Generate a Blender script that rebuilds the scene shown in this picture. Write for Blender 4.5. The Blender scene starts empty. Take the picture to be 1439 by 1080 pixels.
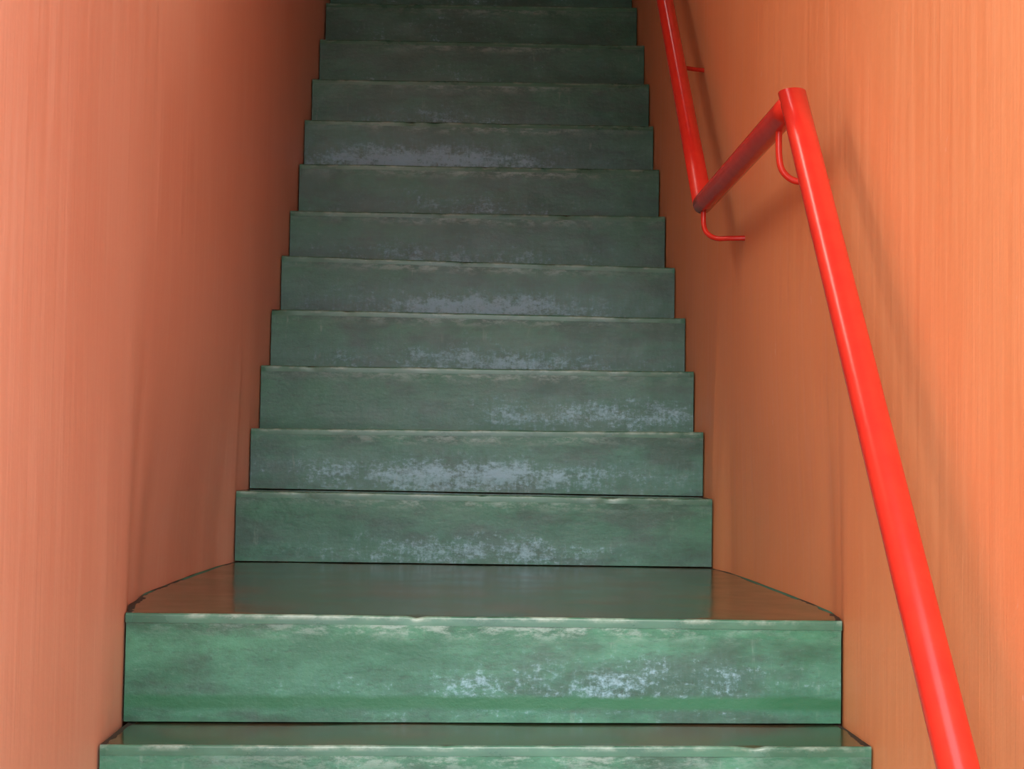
import bpy, bmesh, math, random
from mathutils import Vector, Matrix, noise

C = bpy.context.scene.collection
EYE = 1.505                      # camera height above the lower floor

# ------------------------------------------------------------------ node helpers
def new_mat(name):
    m = bpy.data.materials.new(name); m.use_nodes = True
    nt = m.node_tree
    return m, nt, nt.nodes['Principled BSDF']

class N:
    def __init__(self, nt): self.nt = nt
    def node(self, t, **kw):
        n = self.nt.nodes.new(t)
        for k, v in kw.items(): setattr(n, k, v)
        return n
    def put(self, sock, v):
        if isinstance(v, bpy.types.NodeSocket): self.nt.links.new(v, sock)
        elif v is not None: sock.default_value = v
    def math(self, op, a, b=None, c=None, clamp=False):
        n = self.node('ShaderNodeMath', operation=op); n.use_clamp = clamp
        for i, v in enumerate((a, b, c)): self.put(n.inputs[i], v)
        return n.outputs[0]
    def pos(self): return self.node('ShaderNodeNewGeometry').outputs['Position']
    def mapping(self, v, scale=(1, 1, 1), loc=(0, 0, 0), rot=(0, 0, 0)):
        n = self.node('ShaderNodeMapping'); self.put(n.inputs['Vector'], v)
        n.inputs['Scale'].default_value = scale; n.inputs['Location'].default_value = loc; n.inputs['Rotation'].default_value = rot
        return n.outputs[0]
    def noise(self, v, scale=5, detail=4, rough=.55, dist=0):
        n = self.node('ShaderNodeTexNoise'); self.put(n.inputs['Vector'], v)
        n.inputs['Scale'].default_value = scale; n.inputs['Detail'].default_value = detail
        n.inputs['Roughness'].default_value = rough; n.inputs['Distortion'].default_value = dist
        return n.outputs[0]
    def ss(self, v, lo, hi, a=0., b=1.):
        n = self.node('ShaderNodeMapRange', interpolation_type='SMOOTHSTEP')
        self.put(n.inputs[0], v); self.put(n.inputs[1], lo); self.put(n.inputs[2], hi); self.put(n.inputs[3], a); self.put(n.inputs[4], b)
        return n.outputs[0]
    def mix(self, f, a, b):
        n = self.node('ShaderNodeMix', data_type='RGBA')
        self.put(n.inputs[0], f); self.put(n.inputs[6], a); self.put(n.inputs[7], b)
        return n.outputs[2]
    def attr(self, name):
        return self.node('ShaderNodeAttribute', attribute_type='OBJECT', attribute_name=name).outputs['Fac']
    def bump(self, h, strength, dist, normal=None):
        n = self.node('ShaderNodeBump'); self.put(n.inputs['Height'], h)
        n.inputs['Strength'].default_value = strength; n.inputs['Distance'].default_value = dist
        if normal is not None: self.put(n.inputs['Normal'], normal)
        return n.outputs[0]

def srgb(r, g, b):
    f = lambda c: (c/255/12.92 if c/255 <= .04045 else ((c/255+.055)/1.055)**2.4)
    return (f(r), f(g), f(b), 1)

# ------------------------------------------------------------------ materials
def step_paint(name, tread):
    """Green gloss floor paint with scuffs where shoes strike and bluish sky sheen painted in."""
    m, nt, b = new_mat(name); n = N(nt)
    p = n.pos()
    uv = n.node('ShaderNodeUVMap', uv_map='UVMap').outputs[0]
    sep = n.node('ShaderNodeSeparateXYZ'); n.put(sep.inputs[0], uv)
    u, v = sep.outputs[0], sep.outputs[1]
    big = n.noise(n.mapping(p, (2.6, 2.6, 7)), 1.6, 4, .6)
    mid = n.noise(n.mapping(p, (1, 1, 1.7)), 9, 5, .62)
    fine = n.noise(n.mapping(p, (1.0, 1.0, 1.5)), 70, 6, .8)
    vert = n.noise(n.mapping(p, (1, 1, .16)), 62, 3, .6)
    lo, hi, dirt = ((48, 68, 46), (62, 82, 56), (84, 64, 42)) if tread else ((44, 104, 76), (68, 136, 102), (46, 78, 60))
    col = n.mix(n.ss(mid, .32, .7), srgb(*lo), srgb(*hi))
    col = n.mix(n.math('MULTIPLY', n.ss(big, .44, .62), .85), col, srgb(*dirt))
    if tread:
        f = n.ss(n.noise(n.mapping(p, (.7, 5, 1)), 9, 4, .6), .45, .75)
        col = n.mix(n.math('MULTIPLY', f, .45), col, srgb(84, 78, 60))
        rough = n.ss(mid, .2, .8, .13, .22)
        bmp = n.bump(n.noise(p, 6, 2, .5), .06, .006)
        # paint rubbed pale along the nosing
        edge = n.math('MULTIPLY', n.math('MULTIPLY', n.ss(v, .12, .32), n.ss(v, .47, .51, 1, 0)), n.ss(n.noise(n.mapping(p, (.55, 1, 1)), 26, 5, .7), .44, .66))
        col = n.mix(n.attr('step_tone'), col, srgb(50, 80, 68))
        wear = n.math('MULTIPLY', edge, n.attr('edge_wear'))
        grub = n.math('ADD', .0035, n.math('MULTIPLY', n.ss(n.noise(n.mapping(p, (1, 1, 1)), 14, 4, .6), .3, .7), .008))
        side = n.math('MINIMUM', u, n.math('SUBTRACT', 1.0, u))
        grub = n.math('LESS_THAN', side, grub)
        front = n.ss(v, .45, .5, 1, 0)
        col = n.mix(front, col, n.mix(n.ss(mid, .3, .72), srgb(56, 100, 80), srgb(72, 122, 98)))
        col = n.mix(n.math('MULTIPLY', wear, .8), col, srgb(150, 172, 158))
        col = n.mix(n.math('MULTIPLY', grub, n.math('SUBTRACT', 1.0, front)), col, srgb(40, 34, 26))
        rough = n.math('ADD', n.math('ADD', rough, n.math('MULTIPLY', front, .12)), n.math('MULTIPLY', grub, .5))
    else:
        col = n.mix(n.attr('step_tone'), col, srgb(42, 86, 70))
        # strength, centre and spread of scuffs and painted sky sheen differ from step to step
        du = n.math('DIVIDE', n.math('SUBTRACT', u, n.attr('scuff_sheen_at')), n.attr('scuff_sheen_spread'))
        dv = n.math('DIVIDE', n.math('SUBTRACT', v, n.attr('scuff_sheen_height')), .30)
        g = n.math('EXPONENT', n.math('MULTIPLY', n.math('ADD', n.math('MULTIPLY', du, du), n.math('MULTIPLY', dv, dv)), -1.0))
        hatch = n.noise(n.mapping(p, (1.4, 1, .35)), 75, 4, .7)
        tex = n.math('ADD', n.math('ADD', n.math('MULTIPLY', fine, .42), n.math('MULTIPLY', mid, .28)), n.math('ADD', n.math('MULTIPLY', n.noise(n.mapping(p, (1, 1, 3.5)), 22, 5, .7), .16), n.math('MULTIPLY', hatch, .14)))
        amt = n.math('ADD', n.math('MULTIPLY', n.math('SUBTRACT', tex, .5), 5.5), n.math('MULTIPLY', n.math('MULTIPLY', g, n.attr('scuff_sheen')), .72))
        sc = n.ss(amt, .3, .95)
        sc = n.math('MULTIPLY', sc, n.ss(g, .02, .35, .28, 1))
        # broad bluish sky sheen painted in, wider and softer than the scuffs, patchy
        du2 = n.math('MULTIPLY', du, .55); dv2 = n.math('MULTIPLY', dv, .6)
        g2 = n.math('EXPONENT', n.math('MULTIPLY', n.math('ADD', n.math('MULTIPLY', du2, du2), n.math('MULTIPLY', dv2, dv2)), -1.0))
        sheen_wash = n.math('MULTIPLY', g2, n.ss(n.math('ADD', n.math('MULTIPLY', mid, .6), n.math('MULTIPLY', hatch, .4)), .38, .62, .25, 1))
        col = n.mix(n.math('MULTIPLY', sheen_wash, n.math('MULTIPLY', n.attr('scuff_sheen'), .62), clamp=True), col, srgb(92, 134, 140))
        # uneven brushwork and dirt in the grain
        gr = n.math('ADD', n.math('MULTIPLY', fine, .5), n.math('MULTIPLY', n.noise(n.mapping(p, (.5, 1, 3)), 30, 5, .75), .5))
        col = n.mix(n.ss(gr, .5, .34, 0, .55), col, srgb(40, 66, 58))
        col = n.mix(n.ss(gr, .54, .68, 0, .3), col, srgb(112, 150, 138))
        col = n.mix(n.math('MULTIPLY', sc, .62), col, srgb(162, 202, 222))  # pale shoe scuffs, with the sky's bluish reflection painted into their colour
        # thin scratches running down
        scr = n.math('MULTIPLY', n.ss(vert, .62, .74), n.ss(mid, .45, .65))
        col = n.mix(n.math('MULTIPLY', scr, .35), col, srgb(140, 165, 155))
        # dark chips and grime specks
        ch = n.math('MULTIPLY', n.ss(n.noise(p, 90, 4, .7), .62, .7), n.ss(big, .4, .6))
        col = n.mix(n.math('MULTIPLY', ch, .55), col, srgb(42, 60, 52))
        # strip of fresher green low on some risers, and pale rub below the nosing
        bandn = n.math('ADD', v, n.math('MULTIPLY', n.math('SUBTRACT', mid, .5), .10))
        band = n.math('MULTIPLY', n.ss(bandn, .10, .17), n.ss(bandn, .30, .24))
        col = n.mix(n.math('MULTIPLY', band, n.attr('band')), col, srgb(38, 104, 70))
        mid_u = n.ss(n.math('ABSOLUTE', n.math('SUBTRACT', u, .5)), .12, .42, 1, .25)
        top = n.math('MULTIPLY', n.math('MULTIPLY', n.ss(v, .80, .98), mid_u), n.ss(n.noise(n.mapping(p, (.6, 1, 1.6)), 34, 6, .78), .44, .62))
        col = n.mix(n.math('MULTIPLY', n.math('MULTIPLY', top, n.attr('edge_wear')), .8), col, srgb(150, 176, 168))
        rough = n.math('ADD', n.ss(mid, .2, .8, .30, .46), n.math('MULTIPLY', sc, .12))
        h = n.math('ADD', n.math('MULTIPLY', mid, .7), n.math('MULTIPLY', fine, .3))
        bmp = n.bump(h, .35, .006)
    nt.links.new(col, b.inputs['Base Color']); nt.links.new(rough, b.inputs['Roughness'])
    nt.links.new(bmp, b.inputs['Normal'])
    b.inputs['Specular IOR Level'].default_value = .5
    return m

def wall_paint(name, c1, c2, c3, speck):
    m, nt, b = new_mat(name); n = N(nt)
    p = n.pos()
    st = n.noise(n.mapping(p, (16, 16, .7)), 2.4, 5, .65, .3)           # vertical brush marks
    st2 = n.noise(n.mapping(p, (30, 30, 1.2)), 2.0, 3, .6)
    bl = n.noise(n.mapping(p, (1, 1.2, .8)), 2.0, 4, .55, .5)
    col = n.mix(n.ss(bl, .3, .7), srgb(*c1), srgb(*c2))
    col = n.mix(n.math('MULTIPLY', n.ss(st, .42, .72), .55), col, srgb(*c3))
    col = n.mix(n.math('MULTIPLY', n.ss(st2, .48, .75), .4), col, srgb(*c3))
    sp = n.math('MULTIPLY', n.ss(n.noise(n.mapping(p, (1, 1, .6)), 38, 2, .5), .73, .77), n.ss(bl, .45, .6))
    col = n.mix(n.math('MULTIPLY', sp, .6), col, srgb(*speck))
    nt.links.new(col, b.inputs['Base Color'])
    nt.links.new(n.ss(st, .3, .7, .42, .56), b.inputs['Roughness'])
    h = n.math('ADD', n.math('MULTIPLY', st, .5), n.math('MULTIPLY', n.noise(p, 9, 5, .6), .5))
    nt.links.new(n.bump(h, .22, .01), b.inputs['Normal'])
    b.inputs['Specular IOR Level'].default_value = .4
    return m

def plain(name, col, rough, bump=0, metallic=0, coat=0, var=None, scale=14):
    m, nt, b = new_mat(name); n = N(nt)
    p = n.pos(); t = n.noise(p, scale, 4, .6)
    nt.links.new(n.mix(n.ss(t, .35, .7), srgb(*col), srgb(*(var or col))), b.inputs['Base Color'])
    b.inputs['Roughness'].default_value = rough; b.inputs['Metallic'].default_value = metallic
    b.inputs['Coat Weight'].default_value = coat; b.inputs['Coat Roughness'].default_value = .12
    if bump: nt.links.new(n.bump(t, bump, .004), b.inputs['Normal'])
    return m

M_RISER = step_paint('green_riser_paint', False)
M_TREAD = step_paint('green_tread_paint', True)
M_WALL_L = wall_paint('salmon_wall_paint', (240, 179, 149), (236, 169, 138), (242, 190, 164), (244, 200, 178))
M_WALL_R = wall_paint('orange_wall_paint', (238, 164, 112), (234, 154, 102), (240, 172, 122), (246, 200, 168))
M_RED = plain('red_gloss_paint', (208, 48, 34), .25, .02, 0, 0, (200, 42, 32), 20)
M_CEIL = plain('ceiling_plaster', (120, 84, 64), .8, .1, var=(112, 78, 58))
M_GROUND = plain('ground_concrete', (150, 140, 128), .8, .2, var=(130, 122, 112))

# ------------------------------------------------------------------ object helpers
def obj(name, bm, m, parent=None, smooth=False):
    me = bpy.data.meshes.new(name)
    bmesh.ops.recalc_face_normals(bm, faces=bm.faces)
    if smooth:
        for f in bm.faces: f.smooth = True
    bm.to_mesh(me); bm.free()
    if smooth: me.set_sharp_from_angle(angle=math.radians(35))
    me.materials.append(m)
    o = bpy.data.objects.new(name, me); C.objects.link(o)
    o.parent = parent
    return o

def empty(name, loc=(0, 0, 0), parent=None):
    o = bpy.data.objects.new(name, None); C.objects.link(o)
    o.location = loc; o.parent = parent; o.empty_display_size = .1
    return o

def interp(tab, y):
    if y <= tab[0][0]: return tab[0][1]
    for (a, va), (b, vb) in zip(tab, tab[1:]):
        if y <= b:
            t = (y-a)/(b-a); t = t*t*(3-2*t) if b-a < .3 else t
            return va+(vb-va)*t
    return tab[-1][1]

# ------------------------------------------------------------------ the flight of steps, measured: distance, left x, left z, right x, right z
STEPS = [
 (2.541, -.544, -.440, .643, -.432), (2.745, -.550, -.258, .643, -.258),
 (4.106, -.558, -.081, .633, -.085), (4.310, -.551, .079, .639, .087), (4.512, -.553, .256, .641, .258),
 (4.721, -.552, .430, .644, .425), (4.935, -.550, .612, .640, .597), (5.148, -.550, .781, .635, .786),
 (5.353, -.545, .968, .639, .972), (5.550, -.550, 1.155, .641, 1.158), (5.747, -.546, 1.341, .647, 1.350),
 (5.945, -.540, 1.536, .650, 1.539), (6.144, -.538, 1.726, .642, 1.736),
 (6.344, -.540, 1.915, .643, 1.922), (6.544, -.540, 2.100, .643, 2.106)]
LOWER = [(2.541-.204*k, -.546, -.436-.178*k, .643, -.434-.178*k) for k in range(5, 0, -1)]
ALL = [(d, a, zl+EYE, b, zr+EYE) for d, a, zl, b, zr in LOWER+STEPS]
FIRST = len(LOWER)               # index of the lowest step in the photograph
TOP_END = 7.7

# scuff and painted sheen strength, centre (0 left..1 right), spread, height; edge wear; fresh-green strip
SCUFF_SHEEN = {0: (.35, .45, .5, .6, .8, .0), 1: (.55, .62, .30, .35, .9, 1.0), 2: (.8, .48, .26, .18, .75, .1), 3: (1.1, .48, .36, .28, .8, .15),
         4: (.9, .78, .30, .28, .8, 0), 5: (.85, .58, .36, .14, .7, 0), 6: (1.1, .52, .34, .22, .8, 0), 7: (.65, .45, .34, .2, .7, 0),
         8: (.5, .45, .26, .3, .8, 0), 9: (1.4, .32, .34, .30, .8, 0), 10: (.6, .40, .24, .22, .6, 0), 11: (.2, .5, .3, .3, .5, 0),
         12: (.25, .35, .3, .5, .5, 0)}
NOSE = .016                      # height of the rounded nosing edge

def zs(s, x):                    # height of a step's top at x
    d, a, zl, b, zr = s
    return zl+(zr-zl)*(x-a)/(b-a)

def tread_mesh(s, y1, wide, seed):
    d, a, zl, b, zr = s
    bm = bmesh.new(); uvl = bm.loops.layers.uv.new('UVMap')
    n = 72; r = .0045
    # profile: (y offset from the front face, z offset from the top, v)
    prof = [(.0, -NOSE, .0), (.0, -r, .3)]
    for k in range(1, 5):
        t = k/5*math.pi/2
        prof.append((r-r*math.cos(t), -r+r*math.sin(t), .3+.2*k/5))
    prof.append((r, 0, .5))
    depth = y1-d
    for k in range(1, 49): prof.append((r+(depth-r)*k/48, 0, .5+.5*k/48))
    prof.append((depth, -.03, 1)); prof.append((.02, -.03, 1)); prof.append((.02, -NOSE, 1))
    rings = []
    for i in range(n+1):
        t = i/n; x = a+(b-a)*t
        w = noise.noise(Vector((x*7, seed*3.1, 0)))*.0016+noise.noise(Vector((x*31, seed*5.7, 1)))*.0012
        chip = max(0, noise.noise(Vector((x*23, seed*9.3, 4)))-.38)*.012
        ring = []
        for (py, pz, v) in prof:
            front = 1 if v < .55 else 0
            y = d+py+(w*.8 if front and py < .02 else 0)
            z = zs(s, x)+pz+(noise.noise(Vector((x*5, (d+py)*6, seed)))*.0012 if -.01 < pz else 0)
            if .3 <= v <= .5: z -= chip; y += chip*.6
            if wide: x = (interp(LEFT, y)+.003)*(1-t)+(interp(RIGHT, y)-.003)*t
            ring.append((bm.verts.new((x, y, z)), t, v))
        rings.append(ring)
    m = len(prof)
    for A, B in zip(rings, rings[1:]):
        for j in range(m):
            k = (j+1) % m
            q = [A[j], B[j], B[k], A[k]]
            f = bm.faces.new([e[0] for e in q])
            for lp, e in zip(f.loops, q): lp[uvl].uv = (e[1], e[2])
    bm.faces.new([e[0] for e in rings[0]]); bm.faces.new([e[0] for e in reversed(rings[-1])])
    return bm

def riser_mesh(s, prev, seed, floor_z):
    d, a, zl, b, zr = s
    bm = bmesh.new(); uvl = bm.loops.layers.uv.new('UVMap')
    nx, nz = 60, 10
    grid = []
    for i in range(nx+1):
        t = i/nx; x = a+(b-a)*t
        top = zs(s, x)-NOSE
        bot = (zs(prev, x) if prev else floor_z)+.003
        col = []
        for j in range(nz+1):
            v = j/nz
            z = bot+(top-bot)*v
            y = d+.001+noise.noise(Vector((x*4, z*9, seed*2.3)))*.0022+noise.noise(Vector((x*17, z*21, seed)))*.0009
            if j == nz: y = min(y, d+.0012)
            col.append(bm.verts.new((x, y, z)))
        grid.append(col)
    for i in range(nx):
        for j in range(nz):
            f = bm.faces.new([grid[i][j], grid[i+1][j], grid[i+1][j+1], grid[i][j+1]])
            for lp, (ii, jj) in zip(f.loops, ((i, j), (i+1, j), (i+1, j+1), (i, j+1))):
                lp[uvl].uv = (ii/nx, jj/nz)
    # body behind the face
    bk = [[bm.verts.new((c[j].co.x, d+.045, c[j].co.z)) for j in (0, nz)] for c in (grid[0], grid[-1])]
    g0, g1 = grid[0], grid[-1]
    bm.faces.new(g0+[bk[0][1], bk[0][0]]); bm.faces.new(g1+[bk[1][1], bk[1][0]])
    bm.faces.new([c[-1] for c in grid]+[bk[1][1], bk[0][1]]); bm.faces.new([c[0] for c in grid]+[bk[1][0], bk[0][0]])
    bm.faces.new([bk[0][0], bk[1][0], bk[1][1], bk[0][1]])
    return bm

g = .004
LEFT = [(0, -.548)]+[(s[0], s[1]-g) for s in ALL[:FIRST+2]]+[(2.92, -.580), (3.16, -.598), (3.40, -.594), (3.64, -.592), (3.90, -.582)]+[(s[0], s[1]-g) for s in ALL[FIRST+2:]]+[(8, -.544)]
RIGHT = [(0, .648)]+[(s[0], s[3]+g) for s in ALL[:FIRST+2]]+[(2.81, .657), (2.94, .669), (3.33, .670), (3.67, .665), (3.93, .656)]+[(s[0], s[3]+g) for s in ALL[FIRST+2:]]+[(8, .648)]

stairs = empty('staircase', (0, ALL[0][0], 0))
stairs['label'] = 'straight flight of worn green painted steps rising between two orange walls'
stairs['category'] = 'staircase'
inv = Matrix.Translation((0, -ALL[0][0], 0))
for i, s in enumerate(ALL):
    k = i-FIRST
    prev = ALL[i-1] if i else None
    y1 = ALL[i+1][0]+.03 if i+1 < len(ALL) else TOP_END
    st = empty('landing' if k == 1 else 'step', (0, s[0]-ALL[0][0], 0), stairs)
    off = Matrix.Translation((0, -s[0], 0))
    bmt = tread_mesh(s, y1, k == 1, i+1); bmesh.ops.transform(bmt, matrix=off, verts=bmt.verts)
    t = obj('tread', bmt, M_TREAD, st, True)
    bmr = riser_mesh(s, prev, i+1, 0.0); bmesh.ops.transform(bmr, matrix=off, verts=bmr.verts)
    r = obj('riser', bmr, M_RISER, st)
    sc = SCUFF_SHEEN.get(k, (.4, .5, .3, .3, .5, 0))
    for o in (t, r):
        o['step_tone'] = .08 if k <= 1 else .3+.03*k  # muted green mixed in more strongly on higher steps
        for key, v in zip(('scuff_sheen', 'scuff_sheen_at', 'scuff_sheen_spread', 'scuff_sheen_height', 'edge_wear', 'band'), sc): o[key] = float(v)
    if k == 1: st['label'] = 'wide landing that breaks the flight, with a glossy olive green top'

def stair_top(y):
    z = 0
    for s in ALL:
        if y >= s[0]: z = (s[2]+s[4])/2
    return z

# ------------------------------------------------------------------ walls
Y0, Y1 = .35, 7.9
def roof_z(y):                   # underside of the ceiling
    return 2.95 if y < 2.2 else 2.95+(y-2.2)*.62
def wall_mesh(tab, side, base):
    bm = bmesh.new()
    ys = []; y = Y0
    while y < Y1: ys.append(y); y += .025 if 2.3 < y < 4.3 else .09
    ys.append(Y1)
    nz = 44; grid = []
    for y in ys:
        zb = stair_top(y); top = roof_z(y)+.1; col = []
        for j in range(nz+1):
            t = j/nz
            z = top*(t**1.15)
            h = max(0, z-zb)
            k = math.exp(-(h/.36)**2)
            x = base+(interp(tab, y)-base)*k
            wob = noise.noise(Vector((y*1.3, z*1.1, side*7)))*.006*min(1, h*3)
            col.append(bm.verts.new((x+wob*.6, y, z)))
        grid.append(col)
    for i in range(len(ys)-1):
        for j in range(nz):
            bm.faces.new([grid[i][j], grid[i+1][j], grid[i+1][j+1], grid[i][j+1]])
    xb = side*.95
    bk = [[bm.verts.new((xb, c[j].co.y, c[j].co.z)) for j in (0, nz)] for c in grid]
    for i in range(len(ys)-1):
        bm.faces.new([bk[i][0], bk[i+1][0], bk[i+1][1], bk[i][1]])
        bm.faces.new([grid[i][0], grid[i+1][0], bk[i+1][0], bk[i][0]])
        bm.faces.new([grid[i][nz], grid[i+1][nz], bk[i+1][1], bk[i][1]])
    for c, q in ((grid[0], bk[0]), (grid[-1], bk[-1])): bm.faces.new(c+[q[1], q[0]])
    return bm

def struct(o): o['kind'] = 'structure'; return o
struct(obj('wall_left', wall_mesh(LEFT, -1, -.552), M_WALL_L, None, True))
struct(obj('wall_right', wall_mesh(RIGHT, 1, .646), M_WALL_R, None, True))

def slab(name, pts, m, x0=-.95, x1=.95):        # pts: outline in y, z
    bm = bmesh.new()
    a = [bm.verts.new((x0, y, z)) for y, z in pts]; b = [bm.verts.new((x1, y, z)) for y, z in pts]
    k = len(pts)
    for i in range(k): bm.faces.new([a[i], a[(i+1) % k], b[(i+1) % k], b[i]])
    bm.faces.new(a); bm.faces.new(b)
    return struct(obj(name, bm, m))
slab('floor', [(-4, 0), (8.1, 0), (8.1, -.15), (-4, -.15)], M_GROUND, -3, 3)
CEIL0 = 1.7
slab('ceiling', [(CEIL0, roof_z(CEIL0)), (2.2, roof_z(2.2)), (7.9, roof_z(7.9)), (7.9, roof_z(7.9)+.2), (2.2, roof_z(2.2)+.2), (CEIL0, roof_z(CEIL0)+.2)], M_CEIL)
slab('wall_back', [(7.7, 0), (7.9, 0), (7.9, roof_z(7.9)+.1), (7.7, roof_z(7.7)+.1)], M_WALL_R, -.95, .95)

# ------------------------------------------------------------------ handrail of welded red pipe
RX, RR = .556, .0235
def mitred_pipe(p, q, np_, nq, rad=RR, seg=40, rows=14):
    """Tube from p to q, its ends cut by planes with normals np_ and nq."""
    p, q = Vector(p), Vector(q); ax = (q-p).normalized()
    u = ax.orthogonal().normalized(); w = ax.cross(u)
    bm = bmesh.new(); rings = [[] for _ in range(rows+1)]
    for k in range(seg):
        t = 2*math.pi*k/seg; o = u*math.cos(t)*rad+w*math.sin(t)*rad
        a = p+o-ax*(o.dot(np_)/ax.dot(np_)); b = q+o-ax*(o.dot(nq)/ax.dot(nq))
        for j in range(rows+1): rings[j].append(bm.verts.new(a.lerp(b, j/rows)))
    for A, B in zip(rings, rings[1:]):
        for k in range(seg):
            f = bm.faces.new([A[k], A[(k+1) % seg], B[(k+1) % seg], B[k]]); f.smooth = True
    bm.faces.new(rings[0]); bm.faces.new(rings[-1])
    return bm

def rod(pts, rad, seg=14, sub=6):
    """Round bar along a smooth path."""
    P = [Vector(p) for p in pts]; path = []
    for i in range(len(P)-1):
        p0 = P[max(0, i-1)]; p1 = P[i]; p2 = P[i+1]; p3 = P[min(len(P)-1, i+2)]
        for k in range(sub):
            t = k/sub
            path.append(.5*((2*p1)+(p2-p0)*t+(2*p0-5*p1+4*p2-p3)*t*t+(3*p1-p0-3*p2+p3)*t**3))
    path.append(P[-1])
    bm = bmesh.new(); rings = []; u = None
    for i, c in enumerate(path):
        d = (path[min(i+1, len(path)-1)]-path[max(i-1, 0)]).normalized()
        u = d.orthogonal().normalized() if u is None else (u-d*u.dot(d)).normalized()
        w = d.cross(u)
        rings.append([bm.verts.new(c+(u*math.cos(2*math.pi*k/seg)+w*math.sin(2*math.pi*k/seg))*rad) for k in range(seg)])
    for A, B in zip(rings, rings[1:]):
        for k in range(seg):
            f = bm.faces.new([A[k], A[(k+1) % seg], B[(k+1) % seg], B[k]]); f.smooth = True
    bm.faces.new(rings[0]); bm.faces.new(rings[-1])
    return bm

A0 = Vector((RX, 1.30, -.86+EYE)); A1 = Vector((RX, 2.737, .617+EYE))
B0 = Vector((RX, 3.790, .611+EYE)); B1 = Vector((RX, 6.75, 3.30+EYE))
dA, dL, dB = (A1-A0).normalized(), (B0-A1).normalized(), (B1-B0).normalized()
rail = empty('handrail', (RX, 1.30, 0))
rail['label'] = 'glossy red welded pipe handrail stepping along the right orange wall'
rail['category'] = 'handrail'
def rail_part(name, bm):
    bmesh.ops.transform(bm, matrix=Matrix.Translation((-RX, -1.30, 0)), verts=bm.verts)
    return obj(name, bm, M_RED, rail)
rail_part('rail_pipe', mitred_pipe(A0, A1+dA*.030, dA, Vector((0, .06, 1)).normalized()))
rail_part('connecting_pipe', mitred_pipe(A1, B0, dL, (dL+dB).normalized()))
rail_part('rail_pipe', mitred_pipe(B0, B1, (dL+dB).normalized(), dB))
WX = .665
def bracket(y, z, drop=.085, fwd=0, r=.006):
    y2 = y+fwd
    return rail_part('bracket', rod([(RX, y, z-RR*.6), (RX, y, z-drop*.55), (RX+.006, y+fwd*.2, z-drop*.82), (RX+.026, y+fwd*.4, z-drop*.98), (RX+.055, y+fwd*.7, z-drop), (WX, y2, z-drop)], r))
bracket(3.775, .611+EYE, .088, -.05)
bracket(2.87, .615+EYE, .11, .0)
bracket(4.36, 1.128+EYE, .05, .06)
bracket(5.75, 2.39+EYE, .07)
bracket(1.50, -.655+EYE, .085)

# ------------------------------------------------------------------ camera
W_, H_ = 1439, 1080
F_PX = 2300.0
yaw, roll, pit = .030487, .014782, .047387
cam = bpy.data.cameras.new('camera'); co = bpy.data.objects.new('camera', cam); C.objects.link(co)
cam.sensor_fit = 'HORIZONTAL'; cam.sensor_width = 36; cam.lens = F_PX*36/W_
cam.clip_start = .02
fw = Vector((math.sin(yaw)*math.cos(pit), math.cos(yaw)*math.cos(pit), math.sin(pit)))
rt = Vector((math.cos(yaw), -math.sin(yaw), 0)); up = rt.cross(fw)
cr, sr = math.cos(roll), math.sin(roll)
r2 = rt*cr+up*sr; u2 = up*cr-rt*sr
co.matrix_world = Matrix(((r2.x, u2.x, -fw.x, 0), (r2.y, u2.y, -fw.y, 0), (r2.z, u2.z, -fw.z, EYE), (0, 0, 0, 1)))
bpy.context.scene.camera = co

# ------------------------------------------------------------------ daylight from the open street end behind the camera
wd = bpy.data.worlds.new('sky'); bpy.context.scene.world = wd; wd.use_nodes = True
bg = wd.node_tree.nodes['Background']
bg.inputs[0].default_value = (.80, .90, 1.0, 1); bg.inputs[1].default_value = 1.7
sun = bpy.data.lights.new('sun', 'SUN'); sun.energy = 1.6; sun.angle = math.radians(40); sun.color = (1, .95, .88)
so = bpy.data.objects.new('sun', sun); C.objects.link(so)
so.rotation_euler = Vector((.17, .84, -.49)).to_track_quat('-Z', 'Y').to_euler()

# a tube lamp that follows the slope of the stair, high up on the left
lamp = bpy.data.lights.new('tube_lamp', 'POINT'); lamp.energy = 1.05; lamp.color = (1, .93, .84); lamp.shadow_soft_size = .09
for k in range(6):
    lo = bpy.data.objects.new('tube_lamp', lamp); C.objects.link(lo)
    t = (k-2.5)*.19
    lo.location = (-.38, 3.08+t*.69, EYE+1.66+t*.72)
# a bare bulb under the ceiling of the upper flight
bulb = bpy.data.lights.new('bulb', 'POINT'); bulb.energy = 1.0; bulb.color = (1, .95, .9); bulb.shadow_soft_size = .03
bo = bpy.data.objects.new('bulb', bulb); C.objects.link(bo); bo.location = (.25, 5.1, EYE+3.0)

vs = bpy.context.scene.view_settings
bpy.context.scene.display_settings.display_device = 'sRGB'
vs.view_transform = 'Standard'; vs.look = 'None'; vs.gamma = 1; vs.exposure = 1.16
vs.use_curve_mapping = False
